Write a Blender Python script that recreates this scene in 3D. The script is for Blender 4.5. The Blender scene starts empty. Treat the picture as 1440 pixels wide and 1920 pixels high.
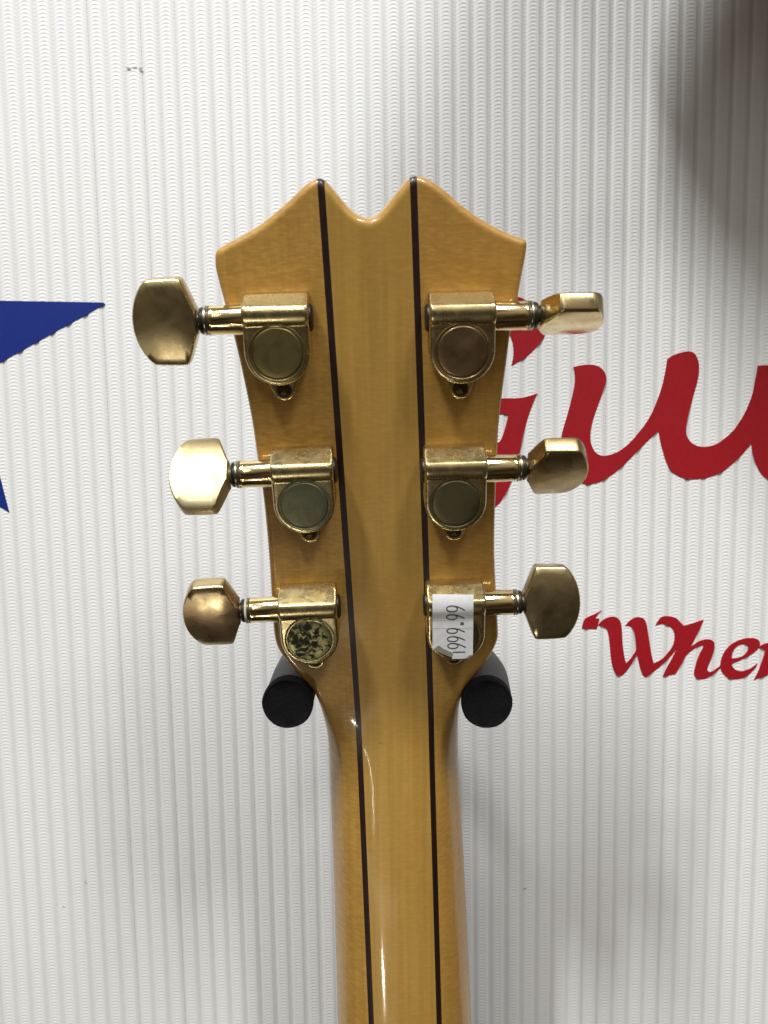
import bpy, bmesh, math, random
import numpy as np
from mathutils import Vector, Matrix

random.seed(4)
MM = 0.001
S = bpy.context.scene
COL = S.collection

# ------------------------------------------------------------------ camera
F, CX, CY = 1547.0, 720.0, 960.0            # focal length and centre in pixels of the 1440x1920 photograph
def nrm(v):
    v = np.array(v, float); return v / np.linalg.norm(v)
PITCH = math.radians(6.5)
DOWN = nrm((0.0148, math.cos(PITCH), math.sin(PITCH)))   # plumb line seen by the camera (x right, y down, z forward)
XW = nrm((1.0, -DOWN[0] / DOWN[1], 0.0))
ZW = -DOWN
YW = np.cross(ZW, XW)
RWC = np.array([XW, YW, ZW])                # camera vector -> world vector
CAM = np.array([0.0, -0.350, 1.50])         # the wall stands at y = 0
def c2w(v): return CAM + RWC @ np.array(v, float)
def d2w(v): return RWC @ np.array(v, float)
def ray(px, py): return RWC @ np.array([(px - CX) / F, (py - CY) / F, 1.0])
def hit(px, py, p0, n):
    r = ray(px, py); t = np.dot(p0 - CAM, n) / np.dot(r, n); return CAM + r * t

cd = bpy.data.cameras.new('camera'); cam = bpy.data.objects.new('camera', cd); COL.objects.link(cam)
cd.sensor_fit = 'VERTICAL'; cd.sensor_height = 36.0; cd.lens = F / 1920 * 36
cd.clip_start = 0.01; cd.clip_end = 50
cd.dof.use_dof = True; cd.dof.focus_distance = 0.275; cd.dof.aperture_fstop = 26
m = Matrix.Identity(4)
right, up, back = d2w((1, 0, 0)), d2w((0, -1, 0)), d2w((0, 0, -1))
for i in range(3):
    m[i][0], m[i][1], m[i][2], m[i][3] = right[i], up[i], back[i], CAM[i]
cam.matrix_world = m
S.camera = cam
S.view_settings.view_transform = 'Standard'; S.view_settings.look = 'None'
S.view_settings.exposure = 0.0; S.view_settings.gamma = 1.0; S.view_settings.use_curve_mapping = False
S.cycles.use_denoising = True
S.cycles.max_bounces = 8

# ------------------------------------------------------------------ light: a shop interior
W = bpy.data.worlds.new('World'); S.world = W; W.use_nodes = True
nt = W.node_tree; bg = nt.nodes['Background']
tc = nt.nodes.new('ShaderNodeTexCoord'); sx = nt.nodes.new('ShaderNodeSeparateXYZ')
mr = nt.nodes.new('ShaderNodeMapRange'); cr = nt.nodes.new('ShaderNodeValToRGB')
mr.inputs['From Min'].default_value = -1; mr.inputs['From Max'].default_value = 1
nt.links.new(tc.outputs['Generated'], sx.inputs[0]); nt.links.new(sx.outputs['Z'], mr.inputs['Value'])
nt.links.new(mr.outputs[0], cr.inputs[0]); nt.links.new(cr.outputs[0], bg.inputs['Color'])
e = cr.color_ramp.elements
e[0].position = 0.30; e[0].color = (0.055, 0.042, 0.03, 1)
e[1].position = 0.85; e[1].color = (0.62, 0.585, 0.52, 1)
e.new(0.55).color = (0.165, 0.128, 0.088, 1)
# uneven surroundings: shelves, stock and people read as soft darker and lighter patches
wn = nt.nodes.new('ShaderNodeTexNoise'); wn.inputs['Scale'].default_value = 2.6; wn.inputs['Detail'].default_value = 3
wr = nt.nodes.new('ShaderNodeMapRange'); wr.inputs['From Min'].default_value = 0.38; wr.inputs['From Max'].default_value = 0.62
wr.inputs['To Min'].default_value = 0.12; wr.inputs['To Max'].default_value = 0.95
nt.links.new(tc.outputs['Generated'], wn.inputs['Vector']); nt.links.new(wn.outputs[0], wr.inputs['Value']); nt.links.new(wr.outputs[0], bg.inputs['Strength'])

def area(name, loc, target, sx_, sy_, power, col, ydir=None):
    l = bpy.data.lights.new(name, 'AREA'); l.shape = 'RECTANGLE'; l.size = sx_; l.size_y = sy_
    l.energy = power; l.color = col
    o = bpy.data.objects.new(name, l); COL.objects.link(o)
    z = -nrm(np.array(target) - np.array(loc))
    y = np.array(ydir if ydir is not None else (0, 1, 0), float); y = nrm(y - z * np.dot(y, z)); x = np.cross(y, z)
    M = Matrix.Identity(4)
    for i in range(3): M[i][0], M[i][1], M[i][2], M[i][3] = x[i], y[i], z[i], loc[i]
    o.matrix_world = M
    return o
TGT = (0, -0.05, 1.45)
# ceiling tubes running away from the wall
area('ceiling_tube', (-0.74, -1.25, 3.55), TGT, 0.08, 0.65, 63, (0.985, 0.99, 0.985), (-0.6, -1, 0))
area('ceiling_tube', (0.80, -1.45, 3.55), TGT, 0.22, 0.9, 41, (0.99, 0.985, 0.975), (0.55, -1, 0))
area('ceiling_tube', (-0.35, -2.7, 3.3), TGT, 0.12, 1.2, 8, (0.97, 1.0, 0.98), (0, -1, 0))
# unseen low lamps added to mirror as glints in the neck lacquer
for loc, sy_, pw in (((-0.335, -0.87, 0.835), 0.012, 0.13), ((-0.216, -0.803, 0.640), 0.022, 0.60), ((-0.270, -0.84, 0.72), 0.55, 0.10)):
    area('added_glint_lamp', loc, (0, -0.09, 1.35), 0.05 if sy_ < 0.1 else 0.045, sy_, pw, (1.0, 0.93, 0.82), (0, 0.75, 0.6))

# ------------------------------------------------------------------ helpers
def link(name, me, mat=None, parent=None, smooth=True):
    o = bpy.data.objects.new(name, me); COL.objects.link(o)
    if mat is not None and not me.materials: me.materials.append(mat)
    if parent is not None: o.parent = parent
    if smooth is not None:
        me.polygons.foreach_set('use_smooth', [bool(smooth)] * len(me.polygons))
    return o
def mesh(name, V, Fc):
    me = bpy.data.meshes.new(name); me.from_pydata([tuple(map(float, v)) for v in V], [], Fc); me.update(); return me
def fix(me, sharp=None):
    bm = bmesh.new(); bm.from_mesh(me)
    bmesh.ops.remove_doubles(bm, verts=bm.verts, dist=1e-6)
    bmesh.ops.recalc_face_normals(bm, faces=bm.faces)
    if sharp is not None:
        a = math.radians(sharp)
        for ed in bm.edges:
            if len(ed.link_faces) == 2 and ed.calc_face_angle(0) > a: ed.smooth = False
    bm.to_mesh(me); bm.free(); me.update(); return me
def empty(name, loc, parent=None):
    o = bpy.data.objects.new(name, None); COL.objects.link(o); o.location = loc; o.empty_display_size = 0.02
    if parent: o.parent = parent
    return o
def tag(o, label, cat, group=None, kind=None):
    if label: o['label'] = label
    if cat: o['category'] = cat
    if group: o['group'] = group
    if kind: o['kind'] = kind
    return o
def lathe(profile, axis='z', n=48, close=True):
    """profile = [(r, h)...] turned round an axis"""
    V, Fc = [], []
    for (r, h) in profile:
        for k in range(n):
            a = 2 * math.pi * k / n
            c, s = r * math.cos(a), r * math.sin(a)
            V.append((c, s, h) if axis == 'z' else (h, c, s))
    for i in range(len(profile) - 1):
        for k in range(n):
            k2 = (k + 1) % n
            Fc.append((i * n + k, i * n + k2, (i + 1) * n + k2, (i + 1) * n + k))
    if close:
        Fc.append(tuple(range(n))); Fc.append(tuple((len(profile) - 1) * n + k for k in range(n)))
    return V, Fc
def catmull(pts, step=6):
    """pts: (x, y) or (x, y, 1) where 1 marks a corner; closed path -> dense polygon"""
    n = len(pts); out = []
    P = [np.array(p[:2], float) for p in pts]; C = [len(p) > 2 and p[2] for p in pts]
    for i in range(n):
        p1, p2 = P[i], P[(i + 1) % n]
        p0 = P[i - 1] if not C[i] else 2 * p1 - p2
        p3 = P[(i + 2) % n] if not C[(i + 1) % n] else 2 * p2 - p1
        k = step if not (C[i] and C[(i + 1) % n]) else 1
        for j in range(k):
            t = j / k
            out.append(0.5 * ((2 * p1) + (-p0 + p2) * t + (2 * p0 - 5 * p1 + 4 * p2 - p3) * t * t + (-p0 + 3 * p1 - 3 * p2 + p3) * t ** 3))
    return out
def open_catmull(pts, step=8):
    P = [np.array(p, float) for p in pts]; out = []
    for i in range(len(P) - 1):
        p1, p2 = P[i], P[i + 1]
        p0 = P[i - 1] if i else 2 * p1 - p2
        p3 = P[i + 2] if i + 2 < len(P) else 2 * p2 - p1
        for j in range(step):
            t = j / step
            out.append(0.5 * ((2 * p1) + (-p0 + p2) * t + (2 * p0 - 5 * p1 + 4 * p2 - p3) * t * t + (-p0 + 3 * p1 - 3 * p2 + p3) * t ** 3))
    out.append(P[-1]); return out
def sstep(a, b, x):
    t = np.clip((x - a) / (b - a), 0, 1); return t * t * (3 - 2 * t)

# ------------------------------------------------------------------ materials
def newmat(name):
    M = bpy.data.materials.new(name); M.use_nodes = True
    return M, M.node_tree, M.node_tree.nodes['Principled BSDF']
def N(nt, t, **kw):
    n = nt.nodes.new(t)
    for k, v in kw.items():
        if k in n.inputs: n.inputs[k].default_value = v
        else: setattr(n, k, v)
    return n
def noise(nt, scale, detail=3, rough=0.5, vec=None, dist=0.0):
    n = N(nt, 'ShaderNodeTexNoise', Scale=scale, Detail=detail, Roughness=rough, Distortion=dist)
    if vec is not None: nt.links.new(vec, n.inputs['Vector'])
    return n
def ramp(nt, src, stops):
    r = nt.nodes.new('ShaderNodeValToRGB'); el = r.color_ramp.elements
    el[0].position, el[0].color = stops[0][0], (*stops[0][1], 1)
    el[1].position, el[1].color = stops[-1][0], (*stops[-1][1], 1)
    for p, c in stops[1:-1]: el.new(p).color = (*c, 1)
    nt.links.new(src, r.inputs[0]); return r
def objco(nt, scale=(1, 1, 1), rot=(0, 0, 0), loc=(0, 0, 0)):
    t = nt.nodes.new('ShaderNodeTexCoord'); mp = nt.nodes.new('ShaderNodeMapping')
    mp.inputs['Scale'].default_value = scale; mp.inputs['Rotation'].default_value = rot; mp.inputs['Location'].default_value = loc
    nt.links.new(t.outputs['Object'], mp.inputs['Vector']); return mp.outputs[0]
def mix(nt, fac, a, b, blend='MIX'):
    n = nt.nodes.new('ShaderNodeMix'); n.data_type = 'RGBA'; n.blend_type = blend
    for sck, v in ((n.inputs['Factor'], fac), (n.inputs['A'], a), (n.inputs['B'], b)):
        if isinstance(v, (int, float)): sck.default_value = v
        elif isinstance(v, tuple): sck.default_value = (*v, 1)
        else: nt.links.new(v, sck)
    return n.outputs['Result']

def wood(name, c1, c2, c3, fleck_rot, seed, fleck=0.5):
    M, nt, b = newmat(name)
    v0 = objco(nt, (620, 60, 11), (0, 0, 0), (seed, 0, 0))
    g = noise(nt, 1.0, 4, 0.55, v0, 0.4)                     # long growth lines
    v1 = objco(nt, (30, 30, 30), (0, 0, 0), (seed * 2, 1, 0))
    bl = noise(nt, 1.0, 2, 0.5, v1)                           # broad blotches
    v2 = objco(nt, (380, 300, 1500), (0, fleck_rot, 0), (seed, 3, 0))
    fl = noise(nt, 1.0, 2, 0.5, v2)                           # short ray flecks of maple
    col = ramp(nt, g.outputs[0], [(0.32, tuple(x * 0.90 for x in c1)), (0.68, tuple(x * 1.04 for x in c2))]).outputs[0]
    bf = ramp(nt, bl.outputs[0], [(0.35, (0, 0, 0)), (0.75, (1, 1, 1))]).outputs[0]
    col = mix(nt, bf, col, c3)
    ff = ramp(nt, fl.outputs[0], [(0.45, (0, 0, 0)), (0.72, (fleck,) * 3)]).outputs[0]
    col = mix(nt, ff, col, tuple(min(1, x * 1.5 + 0.01) for x in c2))
    fd = ramp(nt, fl.outputs[0], [(0.28, (fleck * 0.6,) * 3), (0.48, (0, 0, 0))]).outputs[0]
    col = mix(nt, fd, col, tuple(x * 0.6 for x in c1))
    nt.links.new(col, b.inputs['Base Color'])
    b.inputs['Roughness'].default_value = 0.42
    b.inputs['Coat Weight'].default_value = 0.55; b.inputs['Coat Roughness'].default_value = 0.085
    b.inputs['Coat Tint'].default_value = (1, 0.94, 0.8, 1)
    v3 = objco(nt, (1, 1, 1))
    bn = noise(nt, 260, 4, 0.65, v3); bp = N(nt, 'ShaderNodeBump', Strength=0.03, Distance=0.001)
    nt.links.new(bn.outputs[0], bp.inputs['Height']); nt.links.new(bp.outputs[0], b.inputs['Coat Normal'])
    return M
M_WING_L = wood('maple_wing_left', (0.400, 0.230, 0.052), (0.44, 0.258, 0.062), (0.370, 0.202, 0.043), 0.55, 1.0, 0.34)
M_WING_R = wood('maple_wing_right', (0.400, 0.228, 0.051), (0.44, 0.256, 0.060), (0.372, 0.200, 0.043), 0.45, 7.0, 0.26)
M_CENTER = wood('maple_centre', (0.410, 0.246, 0.056), (0.45, 0.275, 0.066), (0.385, 0.222, 0.047), 0.05, 13.0, 0.13)

M_STRIP, nt, b = newmat('dark_strip')
g = noise(nt, 1, 3, 0.5, objco(nt, (900, 900, 40)))
nt.links.new(ramp(nt, g.outputs[0], [(0.3, (0.010, 0.005, 0.004)), (0.75, (0.026, 0.009, 0.007))]).outputs[0], b.inputs['Base Color'])
b.inputs['Roughness'].default_value = 0.4; b.inputs['Coat Weight'].default_value = 0.2; b.inputs['Coat Roughness'].default_value = 0.08

M_EBONY, nt, b = newmat('fingerboard_ebony')
b.inputs['Base Color'].default_value = (0.02, 0.015, 0.012, 1); b.inputs['Roughness'].default_value = 0.45

def gold(name, base, rough=0.22, tarn=0.0, tarn_col=(0.12, 0.10, 0.045), tscale=260, thr=0.55, soft=0.12, rose=0.0, seed=0.0, centre=None):
    M, nt, b = newmat(name)
    b.inputs['Metallic'].default_value = 1.0
    v = objco(nt, (1, 1, 1), (0, 0, 0), (seed, seed * 0.7, 0))
    n1 = noise(nt, 140, 5, 0.6, v); n2 = noise(nt, 900, 3, 0.6, v)
    col = mix(nt, ramp(nt, n1.outputs[0], [(0.35, (0, 0, 0)), (0.7, (1, 1, 1))]).outputs[0], base, tuple(x * y for x, y in zip(base, (0.86, 0.80, 0.72))))
    if rose:
        n4 = noise(nt, 75, 3, 0.5, v)
        col = mix(nt, ramp(nt, n4.outputs[0], [(0.35, (0, 0, 0)), (0.65, (rose,) * 3)]).outputs[0], col, (0.50, 0.27, 0.16))
    rr = N(nt, 'ShaderNodeMapRange'); rr.inputs['To Min'].default_value = rough * 0.75; rr.inputs['To Max'].default_value = rough * 1.35
    rr.inputs['From Min'].default_value = 0.3; rr.inputs['From Max'].default_value = 0.7
    nt.links.new(n1.outputs[0], rr.inputs['Value'])
    rsock = rr.outputs[0]
    if tarn > 0:
        n3 = noise(nt, tscale, 6, 0.62, v, 0.8)
        src = n3.outputs[0]
        if centre is not None:                            # corrosion spreads from one spot and thins out
            vd = N(nt, 'ShaderNodeVectorMath', operation='DISTANCE'); vd.inputs[1].default_value = centre
            t_ = nt.nodes.new('ShaderNodeTexCoord'); nt.links.new(t_.outputs['Object'], vd.inputs[0])
            ml = N(nt, 'ShaderNodeMath', operation='MULTIPLY_ADD'); ml.inputs[1].default_value = -21.0; nt.links.new(vd.outputs['Value'], ml.inputs[0]); ml.inputs[2].default_value = 0.125
            ad = N(nt, 'ShaderNodeMath', operation='ADD'); nt.links.new(src, ad.inputs[0]); nt.links.new(ml.outputs[0], ad.inputs[1]); src = ad.outputs[0]
        tf = ramp(nt, src, [(thr - soft, (0, 0, 0)), (thr + soft, (tarn,) * 3)]).outputs[0]
        col = mix(nt, tf, col, tarn_col)
        mx = N(nt, 'ShaderNodeMix'); mx.data_type = 'FLOAT'
        nt.links.new(tf, mx.inputs[0]); nt.links.new(rsock, mx.inputs[2]); mx.inputs[3].default_value = 0.6
        rsock = mx.outputs[0]
    nt.links.new(col, b.inputs['Base Color']); nt.links.new(rsock, b.inputs['Roughness'])
    bp = N(nt, 'ShaderNodeBump', Strength=0.10, Distance=0.00022)
    nt.links.new(n2.outputs[0], bp.inputs['Height']); nt.links.new(bp.outputs[0], b.inputs['Normal'])
    return M
G_BASE = (0.79, 0.67, 0.36)
M_HOUSE = gold('housing_gold', G_BASE, 0.24, 0.30, (0.33, 0.27, 0.14), 320, 0.58, 0.1)
M_TOPF = gold('housing_matte', (0.78, 0.65, 0.42), 0.6, 0.0, (0.45, 0.33, 0.17), 300, 0.6, 0.1)
for n_ in M_TOPF.node_tree.nodes:
    if n_.type == 'BSDF_PRINCIPLED': n_.inputs['Metallic'].default_value = 0.35
M_BUSH = gold('bushing_gold', (0.85, 0.69, 0.37), 0.13, 0.0)
M_RIM = gold('rim_gold', (0.86, 0.66, 0.30), 0.10)

def simple(name, col, rough=0.5, metal=0.0, spec=0.5):
    M, nt, b = newmat(name)
    b.inputs['Base Color'].default_value = (*col, 1); b.inputs['Roughness'].default_value = rough; b.inputs['Metallic'].default_value = metal
    b.inputs['Specular IOR Level'].default_value = spec
    n = noise(nt, 500, 3, 0.6, objco(nt)); mxc = mix(nt, n.outputs[0], tuple(x * 0.8 for x in col), tuple(min(1, x * 1.15) for x in col))
    nt.links.new(mxc, b.inputs['Base Color'])
    return M
M_DING = simple('ding_dark', (0.10, 0.045, 0.015), 0.6); M_DING2 = simple('ding_pale', (0.42, 0.26, 0.09), 0.3)
M_BLACK = simple('black_nylon', (0.012, 0.011, 0.010), 0.4)
M_SILVER = simple('worn_nickel', (0.42, 0.38, 0.28), 0.28, 1.0)
M_NYLON = simple('white_nylon', (0.50, 0.48, 0.38), 0.45)
M_SCREW = simple('dark_screw', (0.10, 0.075, 0.045), 0.45, 1.0)
M_RED = simple('red_vinyl', (0.33, 0.008, 0.014), 0.5, 0.0, 0.3)
M_BLUE = simple('blue_vinyl', (0.006, 0.023, 0.19), 0.5, 0.0, 0.3)
M_PAPER = simple('sticker_paper', (0.74, 0.755, 0.765), 0.7)
M_TORN = simple('torn_paper', (0.27, 0.25, 0.19), 0.85)
M_SCUFF = simple('grey_scuff', (0.33, 0.33, 0.33), 0.8)
M_INK = simple('price_ink', (0.075, 0.075, 0.08), 0.7)

M_FOAM, nt, b = newmat('black_foam')
v = objco(nt); n = noise(nt, 1500, 3, 0.7, v)
nt.links.new(ramp(nt, n.outputs[0], [(0.3, (0.004, 0.004, 0.0045)), (0.75, (0.009, 0.009, 0.010))]).outputs[0], b.inputs['Base Color'])
b.inputs['Roughness'].default_value = 0.9; b.inputs['Specular IOR Level'].default_value = 0.1
bp = N(nt, 'ShaderNodeBump', Strength=0.5, Distance=0.0005); nt.links.new(n.outputs[0], bp.inputs['Height']); nt.links.new(bp.outputs[0], b.inputs['Normal'])
M_SLEEVE, nt, b = newmat('grey_rubber_sleeve')
b.inputs['Base Color'].default_value = (0.034, 0.034, 0.035, 1); b.inputs['Roughness'].default_value = 0.55
n = noise(nt, 700, 3, 0.6, objco(nt)); bp = N(nt, 'ShaderNodeBump', Strength=0.25, Distance=0.0005)
nt.links.new(n.outputs[0], bp.inputs['Height']); nt.links.new(bp.outputs[0], b.inputs['Normal'])

M_WALL, nt, b = newmat('white_woven_vinyl')
v = objco(nt); n = noise(nt, 9, 4, 0.6, v); n2 = noise(nt, 420, 2, 0.6, v)
c = ramp(nt, n.outputs[0], [(0.35, (0.77, 0.772, 0.765)), (0.65, (0.80, 0.806, 0.80))]).outputs[0]
c = mix(nt, ramp(nt, n2.outputs[0], [(0.25, (0.25,) * 3), (0.42, (0, 0, 0))]).outputs[0], c, (0.66, 0.66, 0.64))
# groove shade painted into the colour, plus grey backing seen through the open mesh
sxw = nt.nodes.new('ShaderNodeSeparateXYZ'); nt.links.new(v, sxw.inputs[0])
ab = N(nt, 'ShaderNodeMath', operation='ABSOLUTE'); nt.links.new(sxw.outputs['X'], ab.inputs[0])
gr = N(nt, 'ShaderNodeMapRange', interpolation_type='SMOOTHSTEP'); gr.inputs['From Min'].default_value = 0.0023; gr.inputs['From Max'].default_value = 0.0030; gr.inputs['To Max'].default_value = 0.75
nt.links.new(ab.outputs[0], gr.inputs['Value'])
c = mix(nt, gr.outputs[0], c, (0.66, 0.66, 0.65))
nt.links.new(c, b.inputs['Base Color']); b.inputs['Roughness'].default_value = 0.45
b.inputs['Specular IOR Level'].default_value = 0.35
M_BACK = simple('wall_backing', (0.55, 0.55, 0.53), 0.8)

# ------------------------------------------------------------------ wall: ribbed woven sheet
PITCH_R = 7.0 * MM
Z0, Z1 = CAM[2] - 0.42, CAM[2] + 0.42
wall = link('wall', mesh('wall', [(-0.46, 0.004, Z0), (0.46, 0.004, Z0), (0.46, 0.004, Z1), (-0.46, 0.004, Z1),
                                  (-0.46, 0.016, Z0), (0.46, 0.016, Z0), (0.46, 0.016, Z1), (-0.46, 0.016, Z1)],
                        [(0, 1, 2, 3), (7, 6, 5, 4), (0, 4, 5, 1), (1, 5, 6, 2), (2, 6, 7, 3), (3, 7, 4, 0)]), M_BACK, None, False)
wall['kind'] = 'structure'
THREAD = 1.5 * MM
nx, dz = 18, 0.21 * MM
nz = int((Z1 - Z0) / dz)
u = np.linspace(-0.5, 0.5, nx + 1)
zz = np.arange(nz + 1) * dz
U, ZZ = np.meshgrid(u, zz)
au = np.abs(U)
ribh = 1.0 - sstep(0.30, 0.42, au)                      # broad flat rib, narrow groove at the tile edges
crown = 1.0 - (au / 0.36) ** 2
ph = ZZ / THREAD + 0.42 * np.cos(2 * math.pi * U) * -1.0
saw = 0.5 + 0.5 * np.sin(2 * math.pi * ph + 0.6 * np.sin(2 * math.pi * ph))
dep = -(0.34 * ribh + 0.14 * np.clip(crown, 0, 1)) * MM + 0.48 * MM
dep = dep + (0.115 * np.exp(-(U / 0.16) ** 2) + 0.036) * MM * (1 - saw)
V = np.stack([U * PITCH_R, dep, ZZ], -1).reshape(-1, 3)
idx = np.arange((nz + 1) * (nx + 1)).reshape(nz + 1, nx + 1)
Q = np.stack([idx[:-1, :-1], idx[:-1, 1:], idx[1:, 1:], idx[1:, :-1]], -1).reshape(-1, 4)
rib_me = bpy.data.meshes.new('rib')
rib_me.vertices.add(len(V)); rib_me.vertices.foreach_set('co', V.ravel())
rib_me.loops.add(Q.size); rib_me.loops.foreach_set('vertex_index', Q.ravel().astype(np.int32))
rib_me.polygons.add(len(Q)); rib_me.polygons.foreach_set('loop_start', np.arange(0, Q.size, 4, dtype=np.int32))
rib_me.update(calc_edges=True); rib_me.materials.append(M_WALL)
rib_me.polygons.foreach_set('use_smooth', np.ones(len(Q), dtype=bool))
WN = np.array([0.0, -1.0, 0.0]); WP = np.array([0.0, -0.00025, 0.0])
gap_x = hit(71, 150, np.zeros(3), WN)[0]                # a groove seen in the photograph
k0 = int((-0.45 - gap_x) / PITCH_R)
nr = 0
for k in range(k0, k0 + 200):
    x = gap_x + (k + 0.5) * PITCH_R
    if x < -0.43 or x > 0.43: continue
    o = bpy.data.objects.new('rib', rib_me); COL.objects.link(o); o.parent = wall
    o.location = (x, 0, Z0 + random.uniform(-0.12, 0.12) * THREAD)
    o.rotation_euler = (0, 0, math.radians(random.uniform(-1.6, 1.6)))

# ------------------------------------------------------------------ vinyl lettering and star on the wall
def vinyl(name, paths, mat, parent, conv, thick=0.5 * MM, origin=None):
    cu = bpy.data.curves.new(name, 'CURVE'); cu.dimensions = '2D'; cu.fill_mode = 'BOTH'; cu.extrude = thick / 2
    for p in paths:
        w = [hit(*conv(*q), WP, WN) for q in p]
        sp = cu.splines.new('POLY'); sp.points.add(len(w) - 1); sp.use_cyclic_u = True
        for i, q in enumerate(w): sp.points[i].co = (q[0] - origin[0], q[2] - origin[2], 0, 1)
    t = bpy.data.objects.new('tmp', cu); COL.objects.link(t)
    me = bpy.data.meshes.new_from_object(t, depsgraph=bpy.context.evaluated_depsgraph_get())
    bpy.data.objects.remove(t)
    me.transform(Matrix.Rotation(math.pi / 2, 4, 'X'))
    me.name = name; me.materials.clear()
    return link(name, me, mat, parent, False)

zg = lambda X, Y: (920 + X / 2.769, 580 + Y / 2.769)
zw = lambda X, Y: (1060 + X / 3.789, 1120 + Y / 3.789)
zp = lambda X, Y: (X, Y)
G_ = [(108, 293, 1), (165, 260), (215, 220), (260, 170), (283, 130), (284, 60), (240, 0), (160, -60), (40, -80), (-120, -40), (-260, 90), (-340, 280),
      (-350, 480), (-290, 650), (-180, 740), (-60, 745), (8, 725, 1), (0, 800), (-40, 920), (-120, 1040, 1), (-40, 1062), (32, 1020), (72, 968), (112, 890), (138, 820),
      (154, 735), (175, 630), (195, 560), (220, 490), (243, 435, 1), (200, 450), (150, 460), (65, 462), (-60, 466, 1), (-60, 548, 1), (55, 545), (93, 545, 1), (75, 620),
      (42, 690), (0, 655, 1), (-60, 640), (-140, 600), (-190, 500), (-200, 350), (-160, 180), (-80, 60), (0, 30), (60, 60), (105, 150), (116, 190), (118, 240)]
U_ = [(430, 300, 1), (470, 290), (520, 287), (560, 296), (590, 322), (601, 360), (590, 410), (565, 480), (540, 550), (523, 610), (517, 660), (525, 705), (547, 744), (582, 760), (625, 754), (675, 732), (722, 693), (770, 640),
      (820, 570), (860, 490), (890, 400), (908, 320), (918, 258, 1), (950, 238), (990, 224), (1030, 218), (1060, 230), (1078, 265), (1083, 310), (1075, 370), (1050, 460), (1025, 560),
      (1015, 630), (1027, 672), (1055, 700), (1095, 713), (1135, 711), (1185, 693), (1240, 650), (1290, 592), (1330, 520, 1), (1355, 700, 1), (1310, 750), (1260, 800), (1200, 845), (1130, 873), (1060, 882),
      (1000, 876), (950, 850), (915, 800), (895, 740), (880, 680), (872, 632, 1), (830, 670), (760, 740), (690, 810), (630, 860), (570, 895), (520, 908), (470, 903), (425, 880), (388, 840), (367, 780),
      (362, 715), (372, 640), (395, 560), (425, 450), (438, 380), (437, 335)]
I_ = [(1330, 520, 1), (1360, 440), (1380, 350), (1390, 292, 1), (1440, 289), (1505, 292, 1), (1490, 400), (1455, 560), (1445, 640), (1460, 700), (1500, 715), (1560, 680, 1), (1540, 780), (1490, 860), (1440, 880), (1410, 860),
      (1385, 820), (1365, 760), (1355, 700, 1)]
QT = [(118, 222, 1), (135, 162), (180, 132), (225, 112), (258, 92, 1), (235, 120), (215, 148, 1), (242, 152, 1), (235, 190), (222, 227, 1)]
W_ = [(232, 200, 1), (260, 170), (300, 145), (340, 138), (375, 150), (395, 180), (403, 240), (408, 330), (420, 420), (433, 470, 1), (470, 430), (505, 380, 1), (503, 330), (495, 270), (480, 225), (455, 205), (425, 203, 1),
      (460, 165), (500, 145), (530, 142), (560, 155), (578, 190), (590, 260), (605, 360), (618, 430), (630, 470, 1), (670, 450), (710, 420), (755, 360), (775, 310), (775, 260), (760, 225), (730, 200), (690, 190), (640, 200, 1),
      (665, 160), (690, 138), (740, 135), (790, 150), (832, 192, 1), (820, 280), (795, 365, 1), (750, 420), (700, 470), (640, 520), (573, 571, 1), (553, 555), (537, 520), (524, 470), (510, 410, 1), (465, 485), (425, 538), (390, 560),
      (360, 545), (338, 500), (325, 430), (315, 330), (305, 260), (290, 225), (265, 205)]
H_ = [(832, 192, 1), (845, 203, 1), (985, 160, 1), (950, 240), (915, 310), (895, 350, 1), (940, 320), (990, 300), (1030, 300), (1058, 320), (1060, 360), (1045, 420), (1020, 480), (1010, 512), (1022, 530), (1052, 525), (1103, 485, 1),
      (1103, 505, 1), (1050, 550), (1000, 578), (960, 582), (930, 572), (915, 545), (925, 490), (950, 420), (975, 365), (978, 345), (955, 345), (920, 365), (880, 395), (855, 420, 1), (830, 470), (785, 545, 1), (693, 565, 1), (740, 470), (795, 365, 1), (820, 280)]
E_ = [(1104, 470), (1112, 430), (1140, 375), (1190, 330), (1250, 300), (1310, 290), (1360, 295), (1383, 320), (1378, 355), (1340, 395), (1280, 430), (1230, 455), (1180, 472, 1), (1195, 500), (1220, 520), (1260, 525), (1310, 510), (1345, 485),
      (1368, 470, 1), (1350, 505), (1310, 545), (1260, 575), (1200, 583), (1150, 570), (1115, 535), (1103, 500)]
E_H = [(1183, 430), (1190, 390), (1220, 350), (1260, 335), (1295, 340), (1303, 365), (1285, 400), (1245, 425), (1205, 434)]
R_ = [(1365, 360, 1), (1400, 340), (1440, 325), (1475, 330), (1492, 350, 1), (1478, 420), (1440, 555, 1), (1340, 588, 1), (1375, 520), (1410, 430), (1420, 380), (1402, 366)]

def word(name, label, letters, conv):
    o0 = hit(*conv(*letters[0][0][0][:2]), WP, WN); o0[1] = 0
    root = empty(name, (o0[0], 0, o0[2])); tag(root, label, 'lettering')
    for paths in letters:
        l = vinyl('letter', [catmull(p) for p in paths], M_RED, root, conv, origin=o0)
        l.location = (0, 0.000115, 0)
    return root
word('red_lettering', 'large red script lettering "Gui" on the white ribbed wall', [[G_], [U_], [I_]], zg)
word('red_slogan', 'small red slanted lettering starting with a quote mark, reading "Wher"', [[QT], [W_], [H_], [E_, E_H], [R_]], zw)
ST = [(193, 567), (197, 570), (-49, 707), (17, 961), (-190, 838), (-397, 961), (-331, 707), (-577, 570), (-573, 567), (-284, 561), (-190, 250), (-96, 562)]
o0 = hit(-190, 700, WP, WN); o0[1] = 0
star = vinyl('blue_star', [[np.array(p, float) for p in ST]], M_BLUE, None, zp, origin=o0)
star.location = (o0[0], 0.000115, o0[2])
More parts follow.
